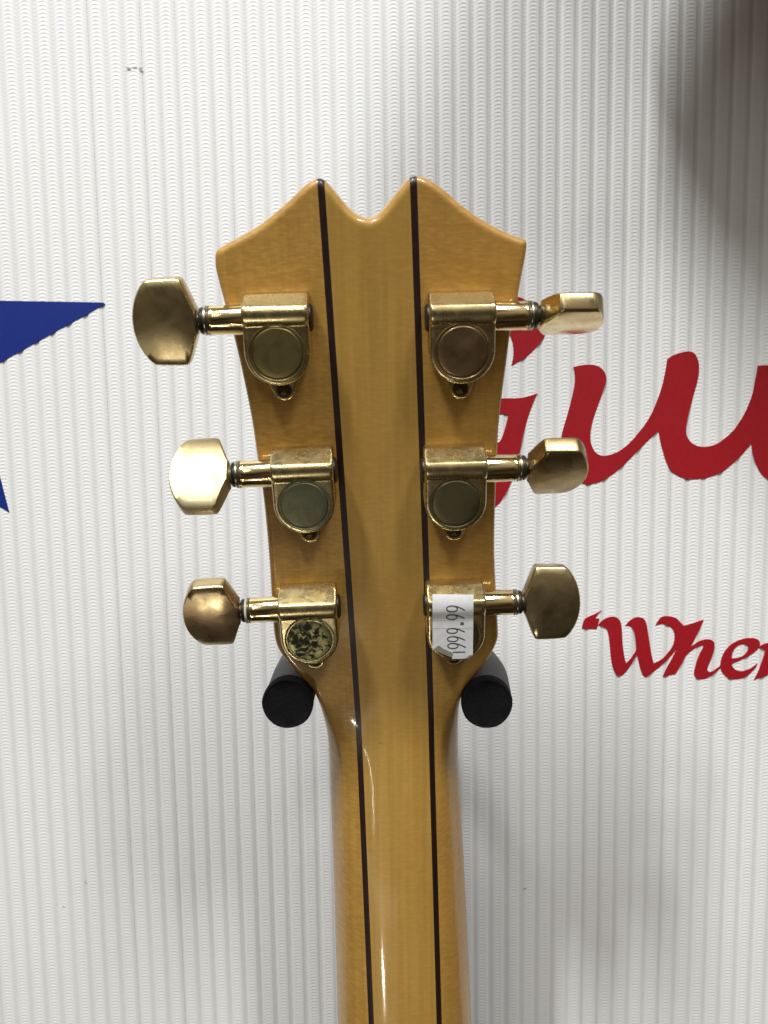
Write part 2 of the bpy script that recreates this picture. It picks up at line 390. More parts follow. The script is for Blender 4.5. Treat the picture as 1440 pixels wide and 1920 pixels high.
tag(star, 'blue vinyl star at the left edge of the white ribbed wall', 'star')

# small scuffs on the wall
for (px, py, w, h, a) in [(241, 128, 9, 3, 0.15), (264, 129, 7, 4, 0), (252, 126, 10, 1.6, -0.05), (984, 1666, 6, 2.4, 0.3), (160, 1654, 3, 3, 0), (119, 1700, 4, 2, 0.2)]:
    p = hit(px, py, np.array([0, -0.0002, 0]), WN); sc = 1 / 4400.0
    Vv = [(w / 2 * sc * math.cos(t) * (1 + 0.25 * math.sin(3 * t)), -0.00004, h / 2 * sc * math.sin(t)) for t in np.linspace(0, 2 * math.pi, 13)[:-1]]
    Vb = [(q[0], 0.0, q[2]) for q in Vv]
    nn = len(Vv)
    o = link('scuff_mark', mesh('scuff_mark', Vv + Vb, [tuple(range(nn))] + [(i, (i + 1) % nn, nn + (i + 1) % nn, nn + i) for i in range(nn)]), None, wall, False)
    o.data.materials.append(M_SCUFF); o.location = p; o.rotation_euler = (0, a, 0)

# ------------------------------------------------------------------ guitar: neck and headstock
GAP = 23.5 * MM
jy = 1346.0; jx = 739.7
jz = F * GAP / 136.8
P0 = c2w(((jx - CX) / F * jz, (jy - CY) / F * jz, jz))
XG_c = nrm((1, -0.0513, 0)); XG = d2w(XG_c)
UH = -d2w(nrm((0.0479, 0.9342, 0.3534))); UH = nrm(UH - XG * np.dot(UH, XG))
UN = -d2w(nrm((0.0355, 0.9856, 0.1654))); UN = nrm(UN - XG * np.dot(UN, XG))
NH = np.cross(XG, UH); NN = np.cross(XG, UN)
LB = 12 * MM
def spine(s):
    s = np.asarray(s, float)
    sp = np.where(s > LB, s, np.where(s < -LB, 0, (s + LB) ** 2 / (4 * LB)))
    w = np.clip((s + LB) / (2 * LB), 0, 1)
    p = P0 + UN * s[..., None] + (UH - UN) * sp[..., None]
    n = NN * (1 - w[..., None]) + NH * w[..., None]
    n = n / np.linalg.norm(n, axis=-1, keepdims=True)
    return p, n
DN = 19.0 * MM
def to_xs(px, py, off=None):
    """pixel -> (x, s) on the back of the headstock or of the neck"""
    zo = -0.72 * DN * float(sstep(1290, 1470, py)) if off is None else off
    if py <= jy:
        q = hit(px, py, P0 + NH * zo, NH) - NH * zo; return np.array([np.dot(q - P0, XG), np.dot(q - P0, UH)])
    q = hit(px, py, P0 + NN * zo, NN) - NN * zo; return np.array([np.dot(q - P0, XG), np.dot(q - P0, UN)])

left_px = [(598, 334), (589, 336.5), (571, 347.5), (536, 381), (487, 421), (450, 443), (420, 459.5), (407, 468), (402, 477), (401.5, 490), (404, 510), (421, 575), (439, 640), (456, 715), (471, 790), (482, 864), (491, 922), (498, 985), (504, 1055), (508, 1120), (512, 1181), (517, 1210), (527, 1230),
           (544, 1252), (563, 1272), (586, 1297), (599, 1322), (607, 1349), (612.5, 1380), (615.5, 1425), (620.5, 1551), (625, 1672), (628.5, 1793), (632, 1920), (636, 2080)]
right_px = [(783, 329.5), (801, 335), (829, 353), (869, 387), (913, 417.5), (955, 438.5), (978, 446.5), (986.5, 451), (989.5, 459), (987.5, 479), (979.5, 520), (972.5, 560), (960, 617), (950, 690), (942, 750), (936, 810), (933, 875), (930, 950), (928.5, 1035), (931.5, 1111), (935, 1180), (934, 1203), (924, 1226),
            (907, 1252), (885, 1277), (869, 1300), (862.5, 1325), (861, 1350), (861.5, 1385), (863.5, 1461), (867, 1530), (873, 1642), (879, 1763), (886, 1920), (894, 2080)]
vee_px = [(598, 334), (604, 335.5), (613, 343.5), (629, 362.5), (642, 378.5), (655, 392.5), (665, 401), (676, 407), (691, 410), (704, 406.5), (715, 397), (731, 378), (745, 360), (758, 344), (766, 335), (774, 330.5), (783, 329.5)]
Lx = np.array([to_xs(*p) for p in open_catmull(left_px)])
Rx = np.array([to_xs(*p) for p in open_catmull(right_px)])
Vx = np.array([to_xs(*p) for p in open_catmull(vee_px)])
# carry the neck on below the picture
S_END = Lx[-1, 1] - 0.10
def extend(A):
    d = (A[-1] - A[-9]) / (A[-9, 1] - A[-1, 1]); ex = [A[-1] + d * t for t in np.linspace(0, A[-1, 1] - S_END, 12)[1:]]
    return np.vstack([A, ex])
Lx, Rx = extend(Lx), extend(Rx)
Lx = Lx[np.argsort(-Lx[:, 1], kind='stable')]; Rx = Rx[np.argsort(-Rx[:, 1], kind='stable')]
OUT = np.vstack([Lx[::-1], Vx[1:-1], Rx])
sa, sb = OUT[:-1], OUT[1:]
def dist(Pt):
    Pt = np.asarray(Pt); res = np.empty(len(Pt)); d = sb - sa; L2 = np.maximum((d ** 2).sum(1), 1e-18)
    for i in range(0, len(Pt), 4000):
        p = Pt[i:i + 4000, None, :]; t = np.clip(((p - sa) * d).sum(-1) / L2, 0, 1)
        res[i:i + 4000] = np.sqrt((((sa + d * t[..., None]) - p) ** 2).sum(-1).min(1))
    return res
def mono(A): o = np.argsort(A[:, 1], kind='stable'); return A[o, 1], A[o, 0]
Ls, Lxx = mono(Lx); Rs, Rxx = mono(Rx)
xl = lambda s: np.interp(s, Ls, Lxx); xr = lambda s: np.interp(s, Rs, Rxx)
strip_l = np.array([to_xs(x, y, 0) for x, y in [(601, 335), (671.2, 1340), (671.6, 1347), (696, 1920), (702.5, 2080)]])[::-1]
strip_r = np.array([to_xs(x, y, 0) for x, y in [(775, 335), (808.2, 1340), (808.4, 1347), (824, 1920), (828.5, 2080)]])[::-1]
def line(A):
    e0 = A[0] + (A[0] - A[1]) * 4; e1 = A[-1] + (A[-1] - A[-2]) * 0.1
    B = np.vstack([e0, A, e1]); return lambda s: np.interp(s, B[:, 1], B[:, 0])
cl, crr = line(strip_l), line(strip_r)
HW = 0.92 * MM
RB = 1.9 * MM                                             # rounding of the headstock edge
TH = 15 * MM
def zback(x, s, d):
    half = np.maximum((xr(s) - xl(s)) / 2, 1e-4)
    dd = np.minimum(d, RB); zh = -RB + np.sqrt(np.maximum(RB ** 2 - (RB - dd) ** 2, 0))
    f = np.clip(1 - d / half, 0, 1)
    mid = (xr(s) + xl(s)) / 2; f = np.maximum(f, np.clip(np.abs(x - mid) / half, 0, 1))
    zn = -DN * (1 - np.sqrt(np.maximum(1 - f ** 2.6, 0)))
    bl = sstep(10 * MM, -26 * MM, s) if False else 1 - sstep(-26 * MM, 10 * MM, s)
    return zh * (1 - bl) + zn * bl
GO = P0 - NH * 0.008                                     # guitar origin
guitar = empty('guitar', tuple(GO))
tag(guitar, 'honey maple guitar neck and headstock seen from behind, with six gold tuners', 'guitar')
def surf(xs, parent_name, mat, skirt=None):
    """xs: array rows x cols x 2 of (x, s)"""
    R_, C_ = xs.shape[:2]; flat = xs.reshape(-1, 2); d = dist(flat); z = zback(flat[:, 0], flat[:, 1], d)
    p, n = spine(flat[:, 1]); Vv = p + XG * flat[:, :1] + n * z[:, None]
    Fc = [(i * C_ + j, i * C_ + j + 1, (i + 1) * C_ + j + 1, (i + 1) * C_ + j) for i in range(R_ - 1) for j in range(C_ - 1)]
    V = list(Vv)
    for edge in (skirt or []):
        ids = {'col0': [i * C_ for i in range(R_)], 'col1': [i * C_ + C_ - 1 for i in range(R_)], 'row0': list(range(C_))}[edge]
        base = len(V)
        for i in ids:
            s = flat[i, 1]; bl = 1 - float(sstep(-26 * MM, 10 * MM, s)); bot = -(TH * (1 - bl) + (DN + 0.4 * MM) * bl)
            V.append(p[i] + XG * flat[i, 0] + n[i] * bot)
        for k in range(len(ids) - 1): Fc.append((ids[k], ids[k + 1], base + k + 1, base + k))
    me = mesh(parent_name, np.array(V) - GO, Fc)
    bm = bmesh.new(); bm.from_mesh(me)
    bmesh.ops.remove_doubles(bm, verts=bm.verts, dist=2e-6)
    bm.faces.ensure_lookup_table()
    bmesh.ops.recalc_face_normals(bm, faces=bm.faces)
    # make the back face the camera
    acc = sum((Vector(tuple(NH)).dot(f.normal) * f.calc_area() for f in bm.faces))
    if acc < 0: bmesh.ops.reverse_faces(bm, faces=bm.faces)
    bm.to_mesh(me); bm.free()
    return link(parent_name, me, mat, guitar)
# fractions crowded towards the outer edge
fr = np.concatenate([[0, .004, .01, .02, .032, .046, .062, .08, .10], np.linspace(.13, 1, 24)])
def top_s(x):
    o = np.argsort(Vx[:, 0]); return np.interp(x, Vx[o, 0], Vx[o, 1])
def wing(sgn):
    A = Lx if sgn < 0 else Rx
    edge = (lambda s: cl(s) - HW) if sgn < 0 else (lambda s: crr(s) + HW)
    rows = []
    for (x, s) in A:
        e_ = float(edge(s))
        if (sgn < 0 and x > e_ - 1e-5) or (sgn > 0 and x < e_ + 1e-5): x = e_ - 1e-5 * (-sgn) * -1 if False else e_
        rows.append(np.stack([x + (e_ - x) * fr, np.full(len(fr), s)], -1))
    return np.array(rows)
surf(wing(-1), 'neck_wing', M_WING_L, ['col0'])['label'] = 'left maple wing of the headstock and neck'
surf(wing(1), 'neck_wing', M_WING_R, ['col0'])['label'] = 'right maple wing of the headstock and neck'
svals = np.concatenate([np.array([0, .0002, .0005, .0009, .0014, .0019, .0025, .0032]), ])
def column_part(e0, e1, ncol, name, mat):
    cols = []
    S_rows = np.concatenate([svals / 0.30, np.linspace(0.014, 1, 170)])
    for f in np.linspace(0, 1, ncol):
        # the column follows the line between the two edges
        s_t = 0.18
        for _ in range(6):
            x = e0(s_t) * (1 - f) + e1(s_t) * f; s_t = float(top_s(x))
        ss = s_t + (S_END - s_t) * S_rows
        cols.append(np.stack([e0(ss) * (1 - f) + e1(ss) * f, ss], -1))
    return surf(np.array(cols).transpose(1, 0, 2), name, mat, ['row0'])
column_part(lambda s: cl(s) - HW, lambda s: cl(s) + HW, 5, 'dark_strip', M_STRIP)
column_part(lambda s: crr(s) - HW, lambda s: crr(s) + HW, 5, 'dark_strip', M_STRIP)
column_part(lambda s: cl(s) + HW, lambda s: crr(s) - HW, 61, 'neck_centre', M_CENTER)
# front veneer closing the headstock, fingerboard closing the neck
def slab(name, poly, z0, z1, mat):
    poly = np.array(poly); p, n = spine(poly[:, 1]); a = p + XG * poly[:, :1] + n * z0; b_ = p + XG * poly[:, :1] + n * z1
    k = len(poly)
    bm = bmesh.new(); vs = [bm.verts.new(tuple(q - GO)) for q in np.vstack([a, b_])]
    for i in range(k): bm.faces.new((vs[i], vs[(i + 1) % k], vs[k + (i + 1) % k], vs[k + i]))
    e1 = [bm.edges.get((vs[i], vs[(i + 1) % k])) for i in range(k)]; e2 = [bm.edges.get((vs[k + i], vs[k + (i + 1) % k])) for i in range(k)]
    bmesh.ops.triangle_fill(bm, edges=e1, use_beauty=True); bmesh.ops.triangle_fill(bm, edges=e2, use_beauty=True)
    bmesh.ops.recalc_face_normals(bm, faces=bm.faces)
    me = bpy.data.meshes.new(name); bm.to_mesh(me); bm.free(); return link(name, me, mat, guitar, False)
def inset(A, sgn, d=0.15 * MM): B = A.copy(); B[:, 0] -= sgn * d; return B
hs = 12 * MM
Lh, Rh = inset(Lx[Lx[:, 1] > hs], -1), inset(Rx[Rx[:, 1] > hs], 1)
Vh = Vx[1:-1].copy(); Vh[:, 1] -= 0.15 * MM
slab('headstock_veneer', np.vstack([Lh[::-4], Vh[::4], Rh[::4]]), -TH + 0.1 * MM, -TH - 1.6 * MM, M_EBONY)
Ln, Rn = inset(Lx[Lx[:, 1] < -20 * MM], -1), inset(Rx[Rx[:, 1] < -20 * MM], 1)
slab('fingerboard', np.vstack([Ln[::-6], Rn[::6]]), -DN - 0.3 * MM, -DN - 6 * MM, M_EBONY)

# ------------------------------------------------------------------ tuning machines
HR = 8.6; HTOP = 14.6; FLAT = 9.0
AX = (8.2, 3.95)                                         # worm axis: height along the housing, height above the wood
CB = (9.7, 6.4); CR = 3.9; YP = 12.0                     # round crest of the housing, foot of its sloping top facet
def hprof(y):
    """height of the housing (mm) along its length"""
    zp_ = CB[1] + math.sqrt(CR ** 2 - (YP - CB[0]) ** 2)
    if y >= YP: return zp_ + (4.0 - zp_) * min((y - YP) / (HTOP - YP), 1)
    d = CB[0] - y
    if d < 2.1: return CB[1] + math.sqrt(CR ** 2 - d * d)
    t = min((d - 2.1) / 0.9, 1); h0 = CB[1] + math.sqrt(CR ** 2 - 2.1 ** 2)
    return h0 + (FLAT - h0) * (1 - (1 - t) ** 2)
def housing_mesh():
    ys = [HTOP + 0.05]
    ys += [HTOP, HTOP - 0.12, 13.9, 13.2, 12.5, YP + 0.08, YP - 0.08]
    ys += list(np.linspace(11.7, 6.2, 26)) + list(np.linspace(5.5, 0.0, 6)) + [-HR * math.sin(a) for a in np.linspace(0.08, math.pi / 2, 26)]
    fx = np.array([1, .985, .965, .94, .90, .8, .6, .35, 0]); fx = np.concatenate([-fx, fx[::-1][1:]])
    be = 0.75
    V, Fc, C_ = [], [], len(fx) + 2
    for r, y in enumerate(ys):
        w = HR if y >= 0 else math.sqrt(max(HR ** 2 - y * y, 1e-4))
        if y > HTOP - 0.9: w = HR - 0.35 * ((y - (HTOP - 0.9)) / 0.9) ** 2
        h = hprof(y) if r > 0 else 0.0
        V.append((-w, y, 0))
        for f in fx:
            x = f * w; d = (w - abs(x)) if y >= 0 else HR - math.hypot(x, y)
            dd = min(max(d, 0), be); z = h - (be - math.sqrt(be * be - (be - dd) ** 2))
            V.append((x, y, max(z, 0)))
        V.append((w, y, 0))
    for r in range(len(ys) - 1):
        for c in range(C_ - 1): Fc.append((r * C_ + c, r * C_ + c + 1, (r + 1) * C_ + c + 1, (r + 1) * C_ + c))
    me = fix(mesh('tuning_machine', np.array(V) * MM, Fc), 50)
    for p in me.polygons:
        if p.normal.y > 0.75 and p.center.y > 0.0115: p.material_index = 1
    return me
def cover_mesh():
    prof = [(8.05, 8.7), (8.0, 9.15), (7.85, 9.32), (7.6, 9.34), (7.42, 9.22), (7.36, 8.95), (7.2, 8.92), (7.1, 9.22), (6.9, 9.40), (6.6, 9.46), (5, 9.52), (3, 9.58), (1, 9.60), (0.05, 9.60)]
    prof = [(r * 0.945, z) for r, z in prof]
    V, Fc = lathe(prof, 'z', 64, False); n = 64
    Fc.append(tuple((len(prof) - 1) * n + k for k in range(n)))
    me = mesh('gear_cover', np.array(V) * MM, Fc); fix(me, 60)
    for p in me.polygons:
        r = math.hypot(p.center[0], p.center[1]) / MM; p.material_index = 0 if r < 6.60 else 1
    return me
TAB = (0.35, -11.2)
def tab_mesh():
    pts = []
    r1, r2 = 6.2, 2.95
    for a in np.linspace(math.radians(200), math.radians(340), 17): pts.append((TAB[0] + r2 * math.cos(a), TAB[1] + r2 * math.sin(a)))
    pts += [(5.2, -5.6), (3.0, -4.0), (-3.0, -4.0), (-5.2, -5.6)]
    n = len(pts); c = np.array([0, -8.5]); V = []
    for sc_, z in ((1.0, 0), (1.0, 1.9), (0.97, 2.3), (0.90, 2.45), (0.82, 2.25)):
        for p in pts:
            q = c + (np.array(p) - c) * sc_; V.append((q[0], q[1], z))
    Fc = [(i * n + k, i * n + (k + 1) % n, (i + 1) * n + (k + 1) % n, (i + 1) * n + k) for i in range(4) for k in range(n)]
    Fc.append(tuple(4 * n + k for k in range(n)))
    return fix(mesh('mounting_tab', np.array(V) * MM, Fc), 55)
def screw_mesh():
    prof = [(2.15, 2.25), (2.1, 2.36), (1.95, 2.36), (1.75, 2.28), (1.7, 2.32), (1.4, 2.52), (0.7, 2.62), (0.05, 2.64)]
    n = 28; V, Fc = lathe(prof, 'z', n, False); Fc.append(tuple((len(prof) - 1) * n + k for k in range(n)))
    nf = len(Fc)
    for a in (0.5, 0.5 + math.pi / 2):
        ca, sa_ = math.cos(a), math.sin(a); b0 = len(V)
        for (x, y) in ((-1.35, -.28), (1.35, -.28), (1.35, .28), (-1.35, .28)): V.append((x * ca - y * sa_, x * sa_ + y * ca, 2.3 if False else 2.40))
        for (x, y) in ((-1.35, -.28), (1.35, -.28), (1.35, .28), (-1.35, .28)): V.append((x * ca - y * sa_, x * sa_ + y * ca, 2.68 + 0.01 * a))
        Fc += [(b0 + 4, b0 + 5, b0 + 6, b0 + 7)] + [(b0 + i, b0 + (i + 1) % 4, b0 + 4 + (i + 1) % 4, b0 + 4 + i) for i in range(4)]
    V = [(x + TAB[0], y + TAB[1], z) for x, y, z in V]
    me = mesh('screw', np.array(V) * MM, Fc)
    for i, p in enumerate(me.polygons): p.material_index = 1 if i >= nf else 0
    return me
def ax_lathe(name, prof, sgn, n=40):
    """turned round the worm axis; prof = (radius, distance from the centre line) in mm"""
    V, Fc = lathe(prof, 'x', n, True)
    V = [(x * sgn, y + AX[0], z + AX[1]) for x, y, z in V]
    return fix(mesh(name, np.array(V) * MM, Fc), 40)
def button_mesh(sgn):
    # outline in (a, b): a out along the shaft, b across
    o = [(0.0, 3.1), (0.6, 4.2), (2.9, 10.2), (3.5, 11.0), (4.3, 11.25), (8.0, 11.2), (11.6, 11.0), (12.6, 10.6), (13.8, 9.2), (15.0, 7.1), (15.9, 4.6), (16.4, 2.0)]
    pts = open_catmull(o, 3); pts = [tuple(p) for p in pts] + [(16.5, 0)]
    pts = pts + [(a, -b_) for a, b_ in pts[-2::-1]]
    n = len(pts); ctr = np.array([8.6, 0.0]); V = []; Fc = []
    def thick(a, b_):                                  # half thickness of the button
        return 2.35 + 1.55 * (1 - min(1, (b_ / 11.3) ** 2)) * min(1, 0.55 + a / 9.0) - 0.35 * max(0, (a - 11) / 5.5)
    levels = [(1.0, -1, .80), (1.0, 0, 0.0), (1.0, 1, .80)]
    rings = []
    scl = [(1.0, 0.72), (0.992, 0.84), (0.975, 0.94), (0.95, 1.0), (0.80, 1.0), (0.6, 1.0), (0.4, 1.0), (0.2, 1.0), (0.05, 1.0)]
    def ring(sc_, k, side):
        base = len(V)
        for p in pts:
            q = ctr + (np.array(p) - ctr) * sc_
            V.append((q[0], q[1], side * thick(*q) * k))
        return base
    seq = [ring(sc_, k, -1) for sc_, k in scl[::-1]] + [ring(sc_, k, 1) for sc_, k in scl]
    for A, B in zip(seq[:-1], seq[1:]):
        for k in range(n): Fc.append((A + k, A + (k + 1) % n, B + (k + 1) % n, B + k))
    Fc.append(tuple(seq[0] + k for k in range(n))); Fc.append(tuple(seq[-1] + k for k in range(n)))
    # stem
    sv, sf = lathe([(2.5, -1.2), (2.5, -0.4), (2.9, 0.2), (2.6, 1.6)], 'x', 24, True); b0 = len(V)
    V += [(x, y, z) for x, y, z in sv]; Fc += [tuple(b0 + i for i in f) for f in sf]
    V = [(x * sgn, y, z) for x, y, z in V]
    return fix(mesh('button', np.array(V) * MM, Fc), 32)
MESH = {}
for sg in (-1, 1):
    MESH[sg] = dict(bush=ax_lathe('bushing', [(4.1, 8.1), (4.1, 8.7), (4.05, 9.2), (3.95, 10.2), (3.82, 12), (3.72, 16.1), (3.8, 16.9), (3.7, 17.4), (2.5, 17.4)], sg),
                    w1=ax_lathe('washer', [(2.6, 17.45), (3.75, 17.5), (3.9, 17.75), (3.75, 18.05), (2.6, 18.1)], sg),
                    w2=ax_lathe('washer', [(2.6, 18.15), (3.8, 18.2), (3.88, 18.5), (3.75, 18.85), (2.6, 18.9)], sg),
                    w3=ax_lathe('washer', [(2.6, 18.95), (3.35, 19.0), (3.55, 19.45), (3.3, 20.0), (2.6, 20.05)], sg),
                    cap=ax_lathe('end_cap', [(3.7, 8.2), (3.6, 9.0), (3.0, 9.45), (0.4, 9.6)], -sg), button=button_mesh(sg))
HOUSE, COVER, TABM, SCREW = housing_mesh(), cover_mesh(), tab_mesh(), screw_mesh()
def cp(me, *mats):
    c_ = me.copy(); c_.materials.clear()
    for q in mats: c_.materials.append(q)
    return c_
# side, pixel of the cover centre, in-plane turn, button tilt, and the wear of each
tuners = [
    dict(s=-1, px=(519.6, 662.7), rot=1.2, tilt=2, lab='top left tuner with dull bronze button facing straight back',
         cover=gold('cover_olive', (0.34, 0.28, 0.12), 0.34, 0.4, (0.16, 0.14, 0.06), 240, 0.5, 0.2, seed=1), btn=gold('button_bronze', (0.70, 0.59, 0.32), 0.22, 0.4, (0.42, 0.33, 0.18), 90, 0.5, 0.2, rose=0.15, seed=1)),
    dict(s=-1, px=(570.5, 948), rot=0.3, tilt=-47, lab='middle left tuner with brightly shining gold button',
         cover=gold('cover_green', (0.26, 0.26, 0.15), 0.40, 0.7, (0.14, 0.16, 0.11), 220, 0.5, 0.15, seed=2), btn=gold('button_bright', (0.56, 0.48, 0.28), 0.45, 0.25, (0.45, 0.35, 0.16), 260, 0.6, 0.1, seed=2)),
    dict(s=-1, px=(581, 1201), rot=0.2, tilt=12, lab='bottom left tuner with gold cover blotched by black corrosion',
         cover=gold('cover_corroded', (0.47, 0.44, 0.22), 0.36, 1.0, (0.045, 0.048, 0.030), 620, 0.51, 0.06, seed=3.9, centre=(-0.0022, 0.0005, 0.0095)), btn=gold('button_rose', (0.68, 0.56, 0.31), 0.24, 0.3, (0.40, 0.28, 0.17), 110, 0.5, 0.2, rose=0.35, seed=3)),
    dict(s=1, px=(867.6, 659.6), rot=1.6, tilt=66, lab='top right tuner with button turned edge-on',
         cover=gold('cover_rosy', (0.40, 0.29, 0.16), 0.32, 0.3, (0.2, 0.16, 0.08), 200, 0.55, 0.2, rose=0.4, seed=4), btn=gold('button_pale', (0.84, 0.70, 0.40), 0.20, 0.3, (0.35, 0.26, 0.12), 300, 0.6, 0.1, seed=4)),
    dict(s=1, px=(855, 944), rot=1.4, tilt=40, lab='middle right tuner with dark cover and half-turned button',
         cover=gold('cover_dark', (0.22, 0.20, 0.10), 0.38, 0.5, (0.12, 0.12, 0.08), 180, 0.5, 0.2, seed=5), btn=gold('button_brown', (0.60, 0.46, 0.24), 0.20, 0.5, (0.30, 0.21, 0.10), 150, 0.5, 0.2, seed=5)),
    dict(s=1, px=(855.5, 1194), rot=1.6, tilt=-12, lab='bottom right tuner half hidden by the price sticker',
         cover=gold('cover_umber', (0.24, 0.20, 0.10), 0.36, 0.4, (0.1, 0.09, 0.05), 200, 0.5, 0.2, seed=6), btn=gold('button_dark', (0.64, 0.54, 0.30), 0.22, 0.4, (0.38, 0.30, 0.17), 90, 0.5, 0.2, rose=0.15, seed=6)),  # cover in a dark olive-brown metal
]
TM = []
for T in tuners:
    sg = T['s']; M_ = MESH[sg]
    zc = 9.4 * MM
    q = hit(*T['px'], P0 + NH * zc, NH) - NH * zc
    ex, ey, ez = nrm(XG), nrm(UH), nrm(NH)
    a = math.radians(T['rot'])
    x_ = ex * math.cos(a) - ey * math.sin(a) ; y_ = ey * math.cos(a) + ex * math.sin(a)
    Mw = Matrix.Identity(4)
    q = q + ez * 0.00002
    for i in range(3): Mw[i][0], Mw[i][1], Mw[i][2], Mw[i][3] = x_[i], y_[i], ez[i], q[i] - GO[i]
    h = link('tuning_machine', cp(HOUSE, M_HOUSE, M_TOPF), None, guitar); h.matrix_local = Mw; h['label'] = T['lab']
    c_ = link('gear_cover', cp(COVER, T['cover'], M_RIM), None, h)
    link('mounting_tab', cp(TABM, M_HOUSE), None, h)
    link('screw', cp(SCREW, M_SCREW, M_BLACK), None, h)
    link('bushing', cp(M_['bush'], M_BUSH), None, h)
    link('washer', cp(M_['w1'], M_SILVER), None, h)
    link('washer', cp(M_['w2'], M_NYLON if T['lab'].startswith('bottom left') else M_SILVER), None, h)
    link('washer', cp(M_['w3'], M_BLACK), None, h)
    link('end_cap', cp(M_['cap'], M_BLACK), None, h)
    bt = link('button', cp(M_['button'], T['btn']), None, h)
    bt.location = (sg * 20.6 * MM, AX[0] * MM, AX[1] * MM)
    bt.rotation_euler = (math.radians(T['tilt']), 0, 0)
    TM.append((h, q, x_, y_, ez))

# ------------------------------------------------------------------ price sticker on the bottom right tuner
h, q0, tx, ty, tz = TM[5]
zs = lambda X, Y: (800 + X / 12.0, 1100 + Y / 12.0)
def on_tuner(px, py, lift):
    z = 9.6 * MM
    for _ in range(8):
        p = hit(px, py, q0 + tz * z, tz); lx, ly = np.dot(p - q0, tx), np.dot(p - q0, ty)
        y = ly / MM
        prof = 9.66 + (10.36 - 9.66) * float(sstep(5.2, 9.7, y)) if y < 9.7 else 10.36 - 0.05 * (y - 9.7) ** 2
        if y < -6: prof = 9.66 - 0.012 * (y + 6) ** 2
        z = (prof + lift) * MM
    return np.array([lx, ly, z])
P_OUT = [(130, 170), (360, 172), (590, 175), (820, 178), (1055, 181), (1052, 520), (1048, 860), (1044, 1200), (1040, 1530), (960, 1545), (880, 1612), (720, 1622), (568, 1620), (600, 1500), (440, 1425), (380, 1400), (262, 1322), (180, 1395), (131, 1420), (131, 1000), (131, 600)]
def sheet(name, poly, mat, parent, lift, thick=0.06, cuts=True):
    poly = [np.array(p, float) for p in poly]
    bm = bmesh.new(); vs = [bm.verts.new((p[0], p[1], 0)) for p in poly]
    bm.faces.new(vs)
    if cuts:
        for Y in np.arange(230, 1600, 55):
            bmesh.ops.bisect_plane(bm, geom=bm.verts[:] + bm.edges[:] + bm.faces[:], plane_co=(0, Y, 0), plane_no=(0, 1, 0))
    bmesh.ops.triangulate(bm, faces=bm.faces)
    for v_ in bm.verts: v_.co = Vector(on_tuner(*zs(v_.co.x, v_.co.y), lift))
    r = bmesh.ops.extrude_face_region(bm, geom=bm.faces[:])
    for g_ in r['geom']:
        if isinstance(g_, bmesh.types.BMVert): g_.co.z += thick * MM
    bmesh.ops.recalc_face_normals(bm, faces=bm.faces)
    me = bpy.data.meshes.new(name); bm.to_mesh(me); bm.free()
    return link(name, me, mat, parent, False)
stk = empty('price_sticker', (0, 0, 0))
Mw = Matrix.Identity(4)
for i in range(3): Mw[i][0], Mw[i][1], Mw[i][2], Mw[i][3] = tx[i], ty[i], tz[i], q0[i]
stk.matrix_world = Mw
tag(stk, 'torn white price sticker reading 1999.99 sideways on the bottom right tuner', 'sticker')
sheet('label_paper', P_OUT, M_PAPER, stk, 0.05)
sheet('torn_edge', [(131, 1428), (180, 1400), (262, 1330), (380, 1408), (440, 1432), (598, 1505), (570, 1590), (480, 1560), (330, 1500), (220, 1440)], M_TORN, stk, 0.03)
sheet('torn_edge', [(880, 1614), (960, 1549), (1040, 1536), (1044, 1545), (975, 1585), (930, 1618)], M_TORN, stk, 0.03)
def stroke(pts, w=27):
    pts = [np.array(p, float) for p in pts]; Lp, Rp = [], []
    for i, p in enumerate(pts):
        t = nrm(pts[min(i + 1, len(pts) - 1)] - pts[max(i - 1, 0)]); nn = np.array([-t[1], t[0]]) * w / 2
        Lp.append(p + nn); Rp.append(p - nn)
    return Lp, Rp
def ribbon_mesh(name, strokes, lift):
    V, Fc = [], []
    for Lp, Rp in strokes:
        b0 = len(V)
        for a_, b_ in zip(Lp, Rp): V += [on_tuner(*zs(*a_), lift), on_tuner(*zs(*b_), lift)]
        for i in range(len(Lp) - 1): Fc.append((b0 + 2 * i, b0 + 2 * i + 1, b0 + 2 * i + 3, b0 + 2 * i + 2))
    return mesh(name, V, Fc)
def nine(cx, cy, rx, ry, tail):
    loop = [(cx + rx * math.cos(t), cy + ry * math.sin(t)) for t in np.linspace(0, 2 * math.pi, 25)]
    tl = open_catmull([(cx + 0.1 * rx, cy - ry), (cx + rx * 1.15, cy - ry * 0.62), tail], 6)
    return [stroke(loop), stroke(tl)]
for d in (nine(570, 500, 122, 66, (865, 532)), nine(565, 685, 118, 56, (852, 712)), nine(575, 995, 118, 56, (860, 1020)), nine(585, 1180, 118, 56, (865, 1206)), nine(590, 1335, 116, 58, (882, 1368)),
          [stroke([(590, 1475), (730, 1474), (870, 1472)])], [stroke([(760, 833), (780, 833), (815, 833), (835, 833)], 62)]):
    link('price_digit', ribbon_mesh('price_digit', d, 0.14), M_INK, stk, False)
link('cut_line', ribbon_mesh('cut_line', [stroke([(140, 940), (400, 942), (700, 944), (1040, 942)], 9)], 0.125), simple('label_slit', (0.42, 0.43, 0.44), 0.8), stk, False)

